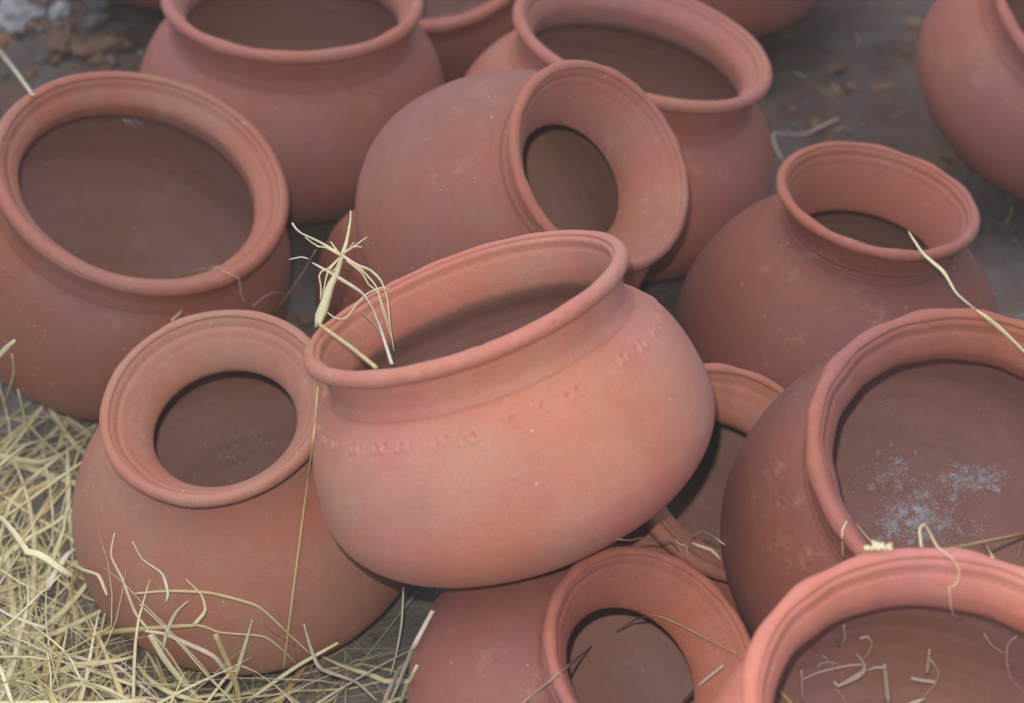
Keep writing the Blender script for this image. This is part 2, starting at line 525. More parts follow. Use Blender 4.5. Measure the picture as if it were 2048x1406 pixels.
def build_pot(idx, spec):
    key, t, C, n, R, m, label = spec
    rng = np.random.default_rng(100 + idx)
    r, z, arc, j, i_lip, i_thr = pot_profile(t, m)
    zb0 = z.min()
    big = key in ('P5', 'P8', 'P9', 'P1')
    S = 840 if key == 'P5' else (384 if t == 'A' and big else (288 if t == 'A' else 256))
    th = np.linspace(0, 2 * np.pi, S, endpoint=False)
    rows = len(r)
    T, _ = np.meshgrid(th, r)
    RR = np.repeat(r[:, None], S, 1)
    ZZ = np.repeat(z[:, None], S, 1)
    wob = np.zeros(S)
    zw = np.zeros(S)
    for k in (2, 3, 4, 5):
        wob += rng.normal() * .0035 / (k - 1) * np.cos(k * th + rng.uniform(0, 6.3))
        zw += rng.normal() * .0045 / (k - 1) * np.cos(k * th + rng.uniform(0, 6.3))
    RR = RR * (1 + wob[None])
    ZZ = ZZ + zw[None] * np.exp(np.clip(ZZ * 3, -8, 0))
    # hand-beaten unevenness of the wall
    H = np.zeros_like(RR)
    for _k in range(14):
        ka, kb = rng.integers(2, 11), rng.uniform(1.5, 9)
        H += rng.normal() * np.cos(ka * T + kb * ZZ * 1.6 + rng.uniform(0, 6.3)) / (3 + ka)
    fade = smooth_step((np.abs(np.arange(rows) - i_lip) - 10) / 60.0)[:, None]
    H = H * .0035 * fade
    # lip waver
    for _k in range(5):
        ka = rng.integers(6, 22)
        H += (1 - fade) * rng.normal() * .0018 * np.cos(ka * T + rng.uniform(0, 6.3))
    for _k in range(26):
        a0, c0_ = rng.uniform(0, 6.283), arc[i_lip] + rng.uniform(-.09, .07)
        wa, wb = rng.uniform(.008, .03), rng.uniform(.008, .022)
        rs = slice(max(i_lip - 26, 0), i_lip + 26)
        dth = (T[rs] - a0 + np.pi) % (2 * np.pi) - np.pi
        H[rs] -= rng.uniform(.002, .008) * np.exp(-(dth / wa) ** 2 - ((arc[rs][:, None] - c0_) / wb) ** 2)
    tr, tz = np.gradient(r), np.gradient(z)
    ln = np.hypot(tr, tz) + 1e-9
    NR, NZ = (tz / ln)[:, None], (-tr / ln)[:, None]
    if t == 'A':
        # pairs of thumb-nail presses below the neck line
        nm = 34
        for q in range(nm):
            if rng.uniform() < (.10 if key == 'P5' else .35):
                continue
            a0 = 2 * np.pi * q / nm + rng.normal() * .012
            zc = -(m[7] + .115) + rng.normal() * .006
            for sgn in (-1, 1):
                da = a0 + sgn * .030
                sel = np.where((np.arange(rows) < j) & (np.abs(z - zc) < .13))[0]
                rs = slice(sel[0], sel[-1] + 1)
                dth = (T[rs] - da + np.pi) % (2 * np.pi) - np.pi
                A_ = dth * RR[rs] / .018
                B_ = (arc[rs][:, None] - np.interp(zc, z[:j], arc[:j])) / .022
                rho = np.hypot(A_, B_)
                ph = np.arctan2(B_, A_) - (1.9 if sgn < 0 else 1.2)
                strength = rng.uniform(.5, 1.2) * (1.0 if key == 'P5' else .5)
                H[rs] += strength * (-.0100 * np.exp(-((rho) / .85) ** 2) * (1 + .5 * np.cos(ph))
                                     + .0042 * np.exp(-((rho - 1.55) / .40) ** 2) * (1 - .6 * np.cos(ph)))
    RR = np.maximum(RR + H * NR, 0)
    ZZ = ZZ + H * NZ
    RR[0] = 0
    RR[-1] = 0
    X, Y = RR * np.cos(T) * R, RR * np.sin(T) * R
    Z = (ZZ - zb0) * R
    P = np.stack([X, Y, Z], -1)
    # shared smooth normals so that the parts meet without a seam
    dv = np.gradient(P, axis=0)
    du = np.roll(P, -1, 1) - np.roll(P, 1, 1)
    Nn = np.cross(du, dv)
    Nn /= np.linalg.norm(Nn, axis=-1, keepdims=True) + 1e-12
    Nn[0] = (0, 0, -1)
    Nn[-1] = (0, 0, 1)
    slip = np.where(np.arange(rows) <= i_lip, 1.0, 0.0)
    k_in = np.arange(rows) > i_lip
    off = .10 if t == 'A' else .10
    slip[k_in] = 1 - smooth_step((arc[k_in] - (arc[i_thr] - .02)) / (2 * off))
    nvec = Vector(n).normalized()
    q = Vector((0, 0, 1)).rotation_difference(nvec)
    spin = Matrix.Rotation(rng.uniform(0, 6.28), 4, 'Z')
    base = np.array(C) + np.array(nvec) * (zb0 * R)
    root = bpy.data.objects.new('clay_pot', None)
    root.empty_display_size = .05
    col.objects.link(root)
    root.matrix_world = Matrix.Translation(Vector(base)) @ q.to_matrix().to_4x4() @ spin
    tag(root, label, 'pot', 'unglazed clay pots heaped on the ground')
    i_seam = min(i_thr + 6, rows - 4)
    for pname, a, b in (('body', 0, j), ('rim', j, i_seam), ('interior', i_seam, rows - 1)):
        nr = b - a + 1
        V = P[a:b + 1].reshape(-1, 3)
        i = np.arange(nr - 1)[:, None] * S
        c0 = np.arange(S)[None]
        c1 = (c0 + 1) % S
        quads = np.stack([i + c0, i + c1, i + S + c1, i + S + c0], -1).reshape(-1, 4)
        me = raw_mesh('clay_pot_' + pname, V, quads)
        attr(me, 'slip', np.repeat(slip[a:b + 1], S))
        attr(me, 'arc', np.repeat(arc[a:b + 1] * R, S))
        attr(me, 'seed', np.full(len(V), idx * 3.7))
        attr(me, 'tint', np.full(len(V), TONE[key][1]))
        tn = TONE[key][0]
        wear_lit = smooth_step((arc[a:b + 1] - arc[j]) / max(arc[i_lip] - arc[j] - .06, .05))   # lips paler from handling, plus light on up-facing rims put into the tone
        attr(me, 'tone', np.repeat(tn + (1.0 - tn) * .6 * wear_lit, S) if tn < 1 else np.full(len(V), tn))
        me.normals_split_custom_set_from_vertices(Nn[a:b + 1].reshape(-1, 3))
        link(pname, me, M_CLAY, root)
    mw = np.array(root.matrix_world)
    world = (P[::3, ::4].reshape(-1, 3) @ mw[:3, :3].T) + mw[:3, 3]
    rr_, ss_ = P[::3, ::4].shape[:2]
    i = np.arange(rr_ - 1)[:, None] * ss_
    c0 = np.arange(ss_)[None]
    c1 = (c0 + 1) % ss_
    quads = np.stack([i + c0, i + c1, i + ss_ + c1, i + ss_ + c0], -1).reshape(-1, 4)
    prof = (r[:i_lip + 1] * R, (z[:i_lip + 1] - zb0) * R)
    return world, quads, (np.array(root.matrix_world.inverted()), prof)


# ------------------------------------------------------------------ ground
def vnoise(x, y, f, seed):
    rg = np.random.default_rng(seed)
    tab = rg.uniform(-1, 1, (64, 64))
    x, y = x * f, y * f
    xi, yi = np.floor(x).astype(int), np.floor(y).astype(int)
    fx, fy = smooth_step(x - xi), smooth_step(y - yi)
    g = lambda a, b: tab[a % 64, b % 64]
    return (g(xi, yi) * (1 - fx) + g(xi + 1, yi) * fx) * (1 - fy) + (g(xi, yi + 1) * (1 - fx) + g(xi + 1, yi + 1) * fx) * fy


def ground_h(x, y):
    x, y = np.asarray(x, float), np.asarray(y, float)
    h = .006 * vnoise(x, y, 4, 1) + .0035 * vnoise(x, y, 13, 2) + .0018 * vnoise(x, y, 37, 3) + .0009 * vnoise(x, y, 90, 4)
    h -= .006
    def bump(cx, cy, amp, s):
        return amp * np.exp(-((x - cx) ** 2 + (y - cy) ** 2) / (2 * s * s))
    h += bump(.219, .637, .124, .050) + bump(.03, .80, .012, .04)
    h += bump(.11, 1.01, -.02, .05) + bump(-.05, 1.75, -.014, .05) + bump(.08, 1.42, -.006, .05) + bump(.26, 1.2, -.008, .05)
    # rough earth rising a little at the far left
    h += .004 * smooth_step((y - 1.35) / .2) * (vnoise(x, y, 30, 12) + vnoise(x, y, 55, 13))
    h += .012 * smooth_step((y - 1.5) / .25) * smooth_step((-.30 - x) / .1) * (1 + vnoise(x, y, 22, 9))
    return h


def axis(fine_lo, fine_hi, step, outer):
    f = np.arange(fine_lo, fine_hi + 1e-6, step)
    lo, hi = [], []
    s, p = step, fine_lo
    while p > -outer:
        s *= 1.35
        p -= s
        lo.append(p)
    s, p = step, fine_hi
    while p < outer:
        s *= 1.35
        p += s
        hi.append(p)
    return np.r_[lo[::-1], f, hi]


gx, gy = axis(-.75, .75, .0045, 30.0), axis(.5, 2.2, .0045, 30.0)
GX, GY = np.meshgrid(gx, gy)
GZ = ground_h(GX, GY)
nx, ny = len(gx), len(gy)
i = np.arange(ny - 1)[:, None] * nx
c0 = np.arange(nx - 1)[None]
gq = np.stack([i + c0, i + c0 + 1, i + nx + c0 + 1, i + nx + c0], -1).reshape(-1, 4)
gv = np.stack([GX, GY, GZ], -1).reshape(-1, 3)
ground = link('ground', raw_mesh('ground', gv, gq), M_GROUND)
tag(ground, 'dusty grey brown bare earth under the pots', None, kind='structure')

all_v, all_q, INSIDE = [], [], {}
off = 0
for idx, spec in enumerate(POTS):
    v, q, ins = build_pot(idx, spec)
    all_v.append(v)
    all_q.append(q + off)
    off += len(v)
    INSIDE[spec[0]] = ins
# coarse ground for the ray tests
cgx, cgy = np.arange(-.8, .81, .012), np.arange(.4, 2.3, .012)
CX_, CY_ = np.meshgrid(cgx, cgy)
cv = np.stack([CX_, CY_, ground_h(CX_, CY_)], -1).reshape(-1, 3)
i = np.arange(len(cgy) - 1)[:, None] * len(cgx)
c0 = np.arange(len(cgx) - 1)[None]
cq = np.stack([i + c0, i + c0 + 1, i + len(cgx) + c0 + 1, i + len(cgx) + c0], -1).reshape(-1, 4)
all_v.append(cv)
all_q.append(cq + off)
BVH = BVHTree.FromPolygons(np.concatenate(all_v).tolist(), np.concatenate(all_q).tolist())


def inside_depth(p):
    """how far a point is inside a closed pot outline (metres, <=0 outside)"""
    best = -1.0
    for inv, (pr, pz) in INSIDE.values():
        l = inv[:3, :3] @ p + inv[:3, 3]
        if 0 < l[2] < pz[-1]:
            best = max(best, np.interp(l[2], pz, pr) - math.hypot(l[0], l[1]))
    return best


def ray(px, py):
    d = FWD + RGT * (px - CXP) / FPX + UPV * (CYP - py) / FPX
    return d


def depth_at(px, py):
    d = ray(px, py)
    h = BVH.ray_cast(Vector(CAM), Vector(d).normalized(), 20)
    if h[0] is None:
        return 2.0
    return float(np.dot(np.array(h[0]) - CAM, FWD))


def where(px, py, depth):
    return CAM + ray(px, py) * depth


# ------------------------------------------------------------------ stalks, blades and fibres
def tube(path, rad, flat=1.0, sides=6, twist=0.0, seed=0, up=None):
    """tapering stalk along path (n,3); flat<1 squashes it to a blade. Returns verts, quads, tone, along."""
    rg = np.random.default_rng(seed)
    path = np.asarray(path, float)
    n = len(path)
    tan = np.gradient(path, axis=0)
    tan /= np.linalg.norm(tan, axis=1, keepdims=True) + 1e-12
    ref = np.array(up if up is not None else rg.normal(size=3), float)
    a = ref - tan[0] * np.dot(ref, tan[0])
    if np.linalg.norm(a) < 1e-6:
        a = np.cross(tan[0], [1, .3, .2])
    a /= np.linalg.norm(a)
    V = []
    ang = np.linspace(0, 2 * np.pi, sides, endpoint=False)
    L = np.r_[0, np.cumsum(np.linalg.norm(np.diff(path, axis=0), axis=1))]
    for k in range(n):
        a = a - tan[k] * np.dot(a, tan[k])
        a /= np.linalg.norm(a) + 1e-12
        b = np.cross(tan[k], a)
        w_ = twist * L[k]
        ca, sa = math.cos(w_), math.sin(w_)
        a2, b2 = a * ca + b * sa, -a * sa + b * ca
        V.append(path[k] + rad[k] * (np.cos(ang)[:, None] * b2 + flat * np.sin(ang)[:, None] * a2))
    V = np.concatenate(V)
    i = np.arange(n - 1)[:, None] * sides
    c0 = np.arange(sides)[None]
    c1 = (c0 + 1) % sides
    Q = np.stack([i + c0, i + c1, i + sides + c1, i + sides + c0], -1).reshape(-1, 4)
    # close the ends
    caps = [[sides - 1 - k for k in range(sides)], [(n - 1) * sides + k for k in range(sides)]]
    if sides == 6:
        Q = np.r_[Q, [[caps[0][0], caps[0][1], caps[0][2], caps[0][3]], [caps[0][3], caps[0][4], caps[0][5], caps[0][0]],
                      [caps[1][0], caps[1][1], caps[1][2], caps[1][3]], [caps[1][3], caps[1][4], caps[1][5], caps[1][0]]]]
    elif sides == 4:
        Q = np.r_[Q, [caps[0], caps[1]]]
    return V, Q, np.repeat(rg.uniform(0, 1), len(V)), np.tile(ang, n)


def catmull(P, n):
    P = np.asarray(P, float)
    if len(P) == 2:
        t = np.linspace(0, 1, n)[:, None]
        return P[0] * (1 - t) + P[1] * t
    Q = np.r_[[2 * P[0] - P[1]], P, [2 * P[-1] - P[-2]]]
    seg = np.r_[0, np.cumsum(np.linalg.norm(np.diff(P[:, :2], axis=0), axis=1))]
    out = []
    for s in np.linspace(0, seg[-1], n):
        k = min(int(np.searchsorted(seg, s, 'right')) - 1, len(P) - 2)
        t = (s - seg[k]) / max(seg[k + 1] - seg[k], 1e-9)
        p0, p1, p2, p3 = Q[k], Q[k + 1], Q[k + 2], Q[k + 3]
        m1, m2 = .3 * (p2 - p0), .3 * (p3 - p1)
        h = (2 * t ** 3 - 3 * t ** 2 + 1, t ** 3 - 2 * t ** 2 + t, -2 * t ** 3 + 3 * t ** 2, t ** 3 - t ** 2)
        out.append(h[0] * p1 + h[1] * m1 + h[2] * p2 + h[3] * m2)
    return np.array(out)


def path3d(pts, lift=.002, d0=None, d1=None, n=None):
    """a stalk resting in the heap: its ends lie on what is there (or at given depths), the run between clears every surface."""
    pts = np.asarray(pts, float)
    Ltot = np.linalg.norm(np.diff(pts[:, :2], axis=0), axis=1).sum()
    n = n or int(max(6, min(40, Ltot / 12)))
    P = catmull(pts[:, :3] if pts.shape[1] > 2 else pts, n)
    hits = np.array([depth_at(*p[:2]) for p in P])
    if d0 is None:
        d0 = hits[0] - lift
    if d1 is None:
        d1 = hits[-1] - lift
    s = np.r_[0, np.cumsum(np.linalg.norm(np.diff(P[:, :2], axis=0), axis=1))]
    s /= s[-1]
    d = d0 + (d1 - d0) * s
    lim = hits - lift * .6
    lo = np.minimum(d, lim)
    # bridge smoothly instead of dropping into gaps
    for _ in range(12):
        sm = lo.copy()
        sm[1:-1] = .5 * lo[1:-1] + .25 * (lo[:-2] + lo[2:])
        lo = np.minimum(sm, lim)
    return np.array([where(P[k, 0], P[k, 1], lo[k]) for k in range(n)]), P


def widths(ws, n):
    ws = np.asarray(ws, float)
    return np.interp(np.linspace(0, 1, n), np.linspace(0, 1, len(ws)), ws)


PX = .00033      # metres of stalk width per unit of the width lists below


def stalk_mesh(name, path, ws, flat=.6, twist=0, seed=0, sides=6, up=None):
    rad = widths(ws, len(path)) * PX * .5
    if up is None:
        up = (CAM - np.array([0, 1.1, .2])) + np.random.default_rng(seed).normal(size=3) * .35
    V, Q, tone, along = tube(path, rad, flat, sides, twist, seed, up)
    me = raw_mesh(name, V, Q)
    attr(me, 'tone', tone)
    attr(me, 'along', along)
    return me


_count = [0]


def stalk(name, label, pts, ws, mat, group=None, cat='straw', lift=.002, d0=None, d1=None, flat=.6, twist=0.0, parent=None):
    _count[0] += 1
    path, _p = path3d(pts, lift, d0, d1)
    if parent is not None:
        inv = np.array(parent.matrix_world.inverted())
        path = path @ inv[:3, :3].T + inv[:3, 3]
        return link(name, stalk_mesh(name, path, ws, flat, twist, _count[0]), mat, parent)
    base = path[-1].copy()
    o = link(name, stalk_mesh(name, path - base, ws, flat, twist, _count[0]), mat)
    o.location = base
    return tag(o, label, cat, group)


# ---- the dry rice plant with its root tuft, caught on the topmost pot's rim
drim = depth_at(652, 668)
dlip = depth_at(757, 752)
plant = link('uprooted_straw_plant', None, None)
plant.location = where(639, 650, drim - .004)
bpy.context.view_layer.update()
tag(plant, 'uprooted dry rice plant with spidery root tuft caught on the topmost pot rim', 'straw')
PL = dict(parent=plant)
stalk('stem', None, [(637, 648), (701, 694), (752, 735)], [9, 9, 8], M_GOLD, d0=drim - .004, d1=dlip + .012, flat=.9, **PL)
stalk('culm', None, [(636, 652), (645, 625), (660, 574), (673, 548), (683, 515), (693, 484), (701, 440), (701, 421)],
      [10, 19, 17, 12, 9, 7, 5, 3], M_STRAW, d0=drim - .004, d1=drim - .02, flat=.7, **PL)
stalk('sheath', None, [(632, 655), (633, 632), (645, 600), (658, 566), (668, 550)], [4, 6, 5, 4, 2], M_PALE, d0=drim - .003, d1=drim - .010, flat=.3, **PL)
for pts, ws in [
    ([(683, 510), (645, 487), (619, 474), (598, 464), (584, 446)], [6, 5, 4, 3, 4]),
    ([(683, 512), (650, 494), (633, 492), (610, 474)], [5, 3, 3, 2]),
    ([(678, 507), (661, 483)], [4, 3]),
    ([(686, 507), (706, 494), (734, 474)], [4, 3, 2]),
    ([(694, 500), (710, 493), (724, 494)], [3, 3, 2]),
    ([(688, 506), (700, 495), (708, 484)], [3, 2, 1.5]),
    ([(686, 512), (714, 530), (739, 539), (762, 561), (775, 599), (780, 651), (788, 702)], [6, 5, 5, 3, 3, 2.5, 2]),
    ([(691, 515), (724, 540), (750, 569), (760, 594), (778, 651)], [5, 4, 3, 2.5, 2]),
    ([(693, 520), (724, 546), (737, 569), (755, 584), (765, 620), (783, 676)], [4, 3, 2.5, 2.5, 2, 2]),
    ([(680, 515), (655, 538), (638, 546), (642, 574), (641, 599)], [4, 3, 3, 3, 3]),
    ([(678, 517), (655, 546), (645, 592)], [3, 3, 2]),
    ([(682, 518), (672, 535), (662, 545)], [3, 2, 2]),
    ([(655, 625), (673, 638), (693, 635), (714, 607), (734, 587), (765, 574), (780, 580)], [2, 3, 2.5, 3, 3, 2.5, 2]),
]:
    dd = drim - .016
    stalk('rootlet', None, pts, ws, M_STRAW, d0=dd, d1=dd + random.Random(len(pts)).uniform(-.006, .006), flat=.8, **PL)
stalk('straw_strip', 'pale dry straw blade crossing behind the root tuft into the topmost pot',
      [(624, 525), (673, 553), (724, 586), (744, 615), (762, 658), (784, 728)], [3, 7, 8, 7, 9, 7], M_PALE,
      d0=drim + .01, d1=dlip + .012, flat=.35, twist=15)
stalk('straw_fibre', 'thin reddish fibre beside the pale blade inside the topmost pot',
      [(721, 622), (742, 642), (755, 658), (765, 676)], [2, 3, 2.5, 2], M_BROWN, d0=drim - .006, d1=drim - .006)

# ---- stalks over and beside single pots
STALKS = [
 ('straw_stalk', 'long thin straight stalk hanging from the topmost pot rim down past the straw-bedded pot',
  [(636, 772), (628, 870), (611, 990), (593, 1130), (566, 1342)], [5, 6, 7, 7, 7], M_GOLD, dict(lift=.004)),
 ('straw_strip', 'long pale blade leaning over the right narrow-necked pot onto the ash-strewn pot',
  [(1817, 463), (1846, 507), (1887, 544), (1912, 586), (1945, 615), (1978, 639), (2012, 668), (2070, 725)], [4, 7, 9, 6, 8, 12, 9, 8], M_STRAW,
  dict(d0=depth_at(1821, 520) - .02, lift=.004, flat=.4, twist=10)),
 ('straw_scrap', 'pale flat straw scrap lying across the front rim of the far left pot',
  [(332, 557), (365, 550), (393, 543), (437, 534)], [2, 6, 8, 6], M_STRAW, dict(flat=.4, lift=.006)),
 ('straw_fibre', 'crinkled pale fibre hanging down from the far left pot rim',
  [(437, 538), (478, 557), (480, 580), (484, 592), (491, 612)], [2, 3, 4, 3, 3], M_PALE, {}),
 ('straw_scrap', 'short pale straw stub poking up behind the straw-bedded pot rim',
  [(343, 641), (364, 621)], [7, 6], M_STRAW, {}),
 ('straw_stalk', 'brown stalk with a forked tip in the gap behind the straw-bedded pot',
  [(632, 499), (620, 520), (608, 543), (580, 584), (547, 630)], [3, 5, 6, 6, 6], M_BROWN, dict(d0=drim + .05, d1=depth_at(540, 622) + .01)),
 ('straw_fibre', 'thin pale twig pointing left off the brown forked stalk',
  [(578, 519), (603, 514), (617, 518)], [2, 3, 3], M_PALE, dict(d0=drim + .045, d1=drim + .047)),
 ('straw_fibre', 'thin curved fibre just above the rim of the straw-bedded pot',
  [(506, 612), (530, 592), (550, 584), (570, 588)], [2, 2.5, 2.5, 2], M_PALE, {}),
 ('straw_strip', 'stout straw blade on the ground in the top left corner of the photo',
  [(-15, 85), (28, 138), (66, 190)], [9, 12, 11], M_PALE, dict(lift=.01, flat=.35)),
 ('straw_stalk', 'bent greyish stalk lying on bare dirt beside the tilted back pot',
  [(1565, 320), (1549, 290), (1546, 266), (1575, 268), (1612, 267), (1649, 250), (1676, 238)], [6, 7, 7, 6, 7, 9, 11], M_GREY, {}),
 ('straw_stalk', 'brown stalk arching over the mouth of the pot below the topmost one',
  [(1233, 1263), (1267, 1241), (1311, 1231), (1368, 1254), (1401, 1272), (1474, 1309)], [2, 4, 7, 7, 6, 4], M_BROWN,
  dict(d0=depth_at(1145, 1330) - .005, d1=depth_at(1474, 1305) - .004)),
 ('straw_stalk', 'split brown stalk sloping up from the bottom edge against the arched-stalk pot rim',
  [(1184, 1292), (1126, 1341), (1061, 1393), (1030, 1418)], [3, 9, 9, 8], M_BROWN, {}),
 ('straw_stalk', 'grey smooth stalk at the bottom edge inside the arched-stalk pot mouth',
  [(1447, 1331), (1401, 1368), (1360, 1414)], [7, 7, 8], M_GREY, {}),
 ('straw_fibre', 'hooked pale fibre looping over the nearest pot rim and dangling inside',
  [(1843, 1094), (1839, 1058), (1848, 1047), (1857, 1060), (1875, 1094), (1909, 1121), (1919, 1145), (1912, 1171), (1899, 1172), (1902, 1213), (1909, 1233), (1925, 1241)],
  [5, 4, 3, 4, 5, 4, 4, 4, 4, 4, 4, 2], M_STRAW, dict(d0=depth_at(1843, 1100) - .004)),
 ('straw_scrap', 'kinked short straw standing against the ash-strewn pot wall behind the nearest rim',
  [(1687, 1120), (1685, 1060), (1700, 1035)], [5, 5, 6], M_STRAW, dict(flat=.4)),
 ('straw_stalk', 'golden stalk lying on the nearest pot rim and running off the right edge',
  [(2075, 1062), (2048, 1068), (1967, 1084), (1900, 1097)], [7, 7, 6, 3], M_GOLD, dict(lift=.006)),
 ('straw_scrap', 'short golden stub under the long golden stalk on the nearest rim',
  [(1969, 1085), (1986, 1116)], [6, 5], M_GOLD, {}),
 ('straw_scrap', 'thin straight splinter beside the pale tuft on the ash-strewn pot rim',
  [(1713, 1048), (1727, 1066), (1745, 1086)], [4, 4, 5], M_PALE, {}),
 ('straw_stalk', 'thin brown stalk leaning inside the ash-strewn pot',
  [(1974, 974), (1948, 1000), (1923, 1031), (1894, 1094)], [3, 3, 3.5, 3], M_BROWN, dict(lift=.003)),
 ('straw_scrap', 'brown stub inside the ash-strewn pot at the right edge of the photo',
  [(2050, 1065), (2036, 1115)], [5, 5], M_BROWN, {}),
 ('straw_fibre', 'wiry pale rootlet lying in the gap below the topmost pot',
  [(1235, 1078), (1260, 1081), (1278, 1076), (1296, 1077), (1321, 1084), (1343, 1083), (1357, 1102)], [2, 3, 2.5, 2.5, 2.5, 3, 3], M_GREY, dict(lift=.004)),
 ('dry_leaf', 'pale folded leaf strip squeezed beside the ash-strewn pot wall',
  [(1383, 1082), (1391, 1070), (1403, 1063), (1425, 1072), (1447, 1088)], [4, 8, 9, 13, 12], M_PALE, dict(flat=.25, lift=.006)),
 ('dry_leaf', 'lower pale leaf strip hanging towards the base of the ash-strewn pot',
  [(1384, 1086), (1404, 1094), (1424, 1101), (1441, 1119)], [5, 8, 9, 7], M_PALE, dict(flat=.25, lift=.005)),
 ('straw_scrap', 'small dark curled husk beside the wiry rootlet in the gap',
  [(1350, 1080), (1362, 1092), (1372, 1090), (1376, 1118)], [5, 6, 4, 4], M_GREY, dict(lift=.004)),
 # inside the nearest pot
 ('straw_scrap', 'small forked grey twig, uppermost scrap inside the nearest pot',
  [(1687, 1249), (1690, 1268), (1689, 1284), (1677, 1291)], [3, 5, 5, 7], M_GREY, dict(lift=.003)),
 ('straw_scrap', 'hook-shaped curled grey blade inside the nearest pot',
  [(1720, 1277), (1733, 1273), (1743, 1278), (1745, 1290), (1736, 1308), (1722, 1322)], [5, 6, 5, 6, 9, 7], M_GREY, dict(flat=.35, lift=.003)),
 ('straw_stalk', 'long thin grey stalk lying level among the scraps inside the nearest pot',
  [(1605, 1359), (1640, 1344), (1698, 1331), (1737, 1329)], [4, 5, 6, 5], M_GREY, dict(lift=.003)),
 ('straw_scrap', 'upright grey splinter, leftmost scrap inside the nearest pot',
  [(1603, 1340), (1604, 1366), (1605, 1404)], [4, 5, 3], M_GREY, dict(lift=.003)),
 ('straw_scrap', 'tiny splinter crossing above the level grey stalk inside the nearest pot',
  [(1646, 1311), (1660, 1325), (1675, 1343)], [3, 4, 3], M_GREY, dict(lift=.005)),
 ('straw_fibre', 'small arched fibre above the level grey stalk inside the nearest pot',
  [(1634, 1334), (1644, 1326), (1660, 1324), (1682, 1330)], [2, 3, 3, 2], M_GREY, dict(lift=.003)),
 ('dry_leaf', 'crumpled broad grey leaf at the centre of the scraps inside the nearest pot',
  [(1668, 1362), (1676, 1372), (1695, 1362), (1714, 1352), (1731, 1338), (1724, 1322), (1712, 1307)], [9, 8, 12, 14, 9, 7, 4], M_GREY, dict(flat=.3, lift=.004)),
 ('straw_fibre', 'thin grey fibre trailing below the crumpled leaf inside the nearest pot',
  [(1672, 1378), (1684, 1392), (1697, 1410)], [3, 3, 2], M_GREY, dict(lift=.003)),
 ('straw_scrap', 'broad grey straw piece pointing down to the bottom edge inside the nearest pot',
  [(1769, 1328), (1772, 1360), (1777, 1408)], [8, 11, 12], M_GREY, dict(flat=.4, lift=.003)),
 ('straw_scrap', 'short pale twig joined to the top of the broad grey straw piece',
  [(1733, 1341), (1752, 1335), (1773, 1336)], [4, 6, 8], M_GREY, dict(lift=.004)),
 ('straw_scrap', 'upright flat grey chip in the right half of the nearest pot',
  [(1859, 1298), (1857, 1325), (1853, 1350)], [4, 8, 7], M_GREY, dict(flat=.35, lift=.003)),
 ('straw_stalk', 'thick level grey stub in the right half of the nearest pot',
  [(1821, 1356), (1845, 1361), (1874, 1364)], [9, 9, 8], M_GREY, dict(flat=.8, lift=.004)),
 ('straw_fibre', 'bent grey twig hooking round the thick level stub in the nearest pot',
  [(1860, 1318), (1877, 1342), (1874, 1362), (1862, 1378), (1843, 1397)], [4, 4, 4, 4, 4], M_GREY, dict(lift=.005)),
 ('straw_fibre', 'slender curved fibre near the right wall inside the nearest pot',
  [(1968, 1266), (1984, 1291), (2012, 1309)], [3, 3, 3], M_GREY, dict(lift=.003)),
 ('straw_stalk', 'rightmost curved stalk sweeping off the right edge inside the nearest pot',
  [(2033, 1273), (2016, 1287), (2013, 1319), (2021, 1356), (2056, 1394)], [3, 4, 4, 4, 4], M_GREY, dict(lift=.003)),
 ('straw_scrap', 'golden straw end at the bottom edge inside the nearest pot lip',
  [(1557, 1379), (1585, 1410)], [7, 8], M_GOLD, {}),
 ('straw_scrap', 'pale straw chip among the scraps at the bottom of the nearest pot',
  [(1818, 1408), (1836, 1402), (1850, 1396)], [7, 8, 5], M_PALE, dict(lift=.003)),
]
for name, label, pts, ws, mat, kw in STALKS:
    stalk(name, label, pts, ws, mat, 'stray straws caught on the pots', **kw)

# pale papery tuft on the ash-strewn pot's rim
tuft = link('straw_tuft', None, None)
dt = depth_at(1752, 1104)
tuft.location = where(1750, 1096, dt - .003)
bpy.context.view_layer.update()
tag(tuft, 'small yellowish papery tuft sitting on the nearest pot rim', 'straw', 'stray straws caught on the pots')
rt_ = random.Random(5)
for k in range(16):
    a = (1728 + k * 3.3 + rt_.uniform(-3, 3), 1100 - rt_.uniform(0, 4))
    b = (a[0] + rt_.uniform(-14, 14), a[1] - rt_.uniform(8, 20) * (1 - abs(k - 8) / 12))
    stalk('papery_strip', None, [a, ((a[0] + b[0]) / 2 + rt_.uniform(-5, 5), (a[1] + b[1]) / 2), b], [7, 8, 3], M_STRAW,
          d0=dt - .004, d1=dt - .004, flat=.3, parent=tuft)

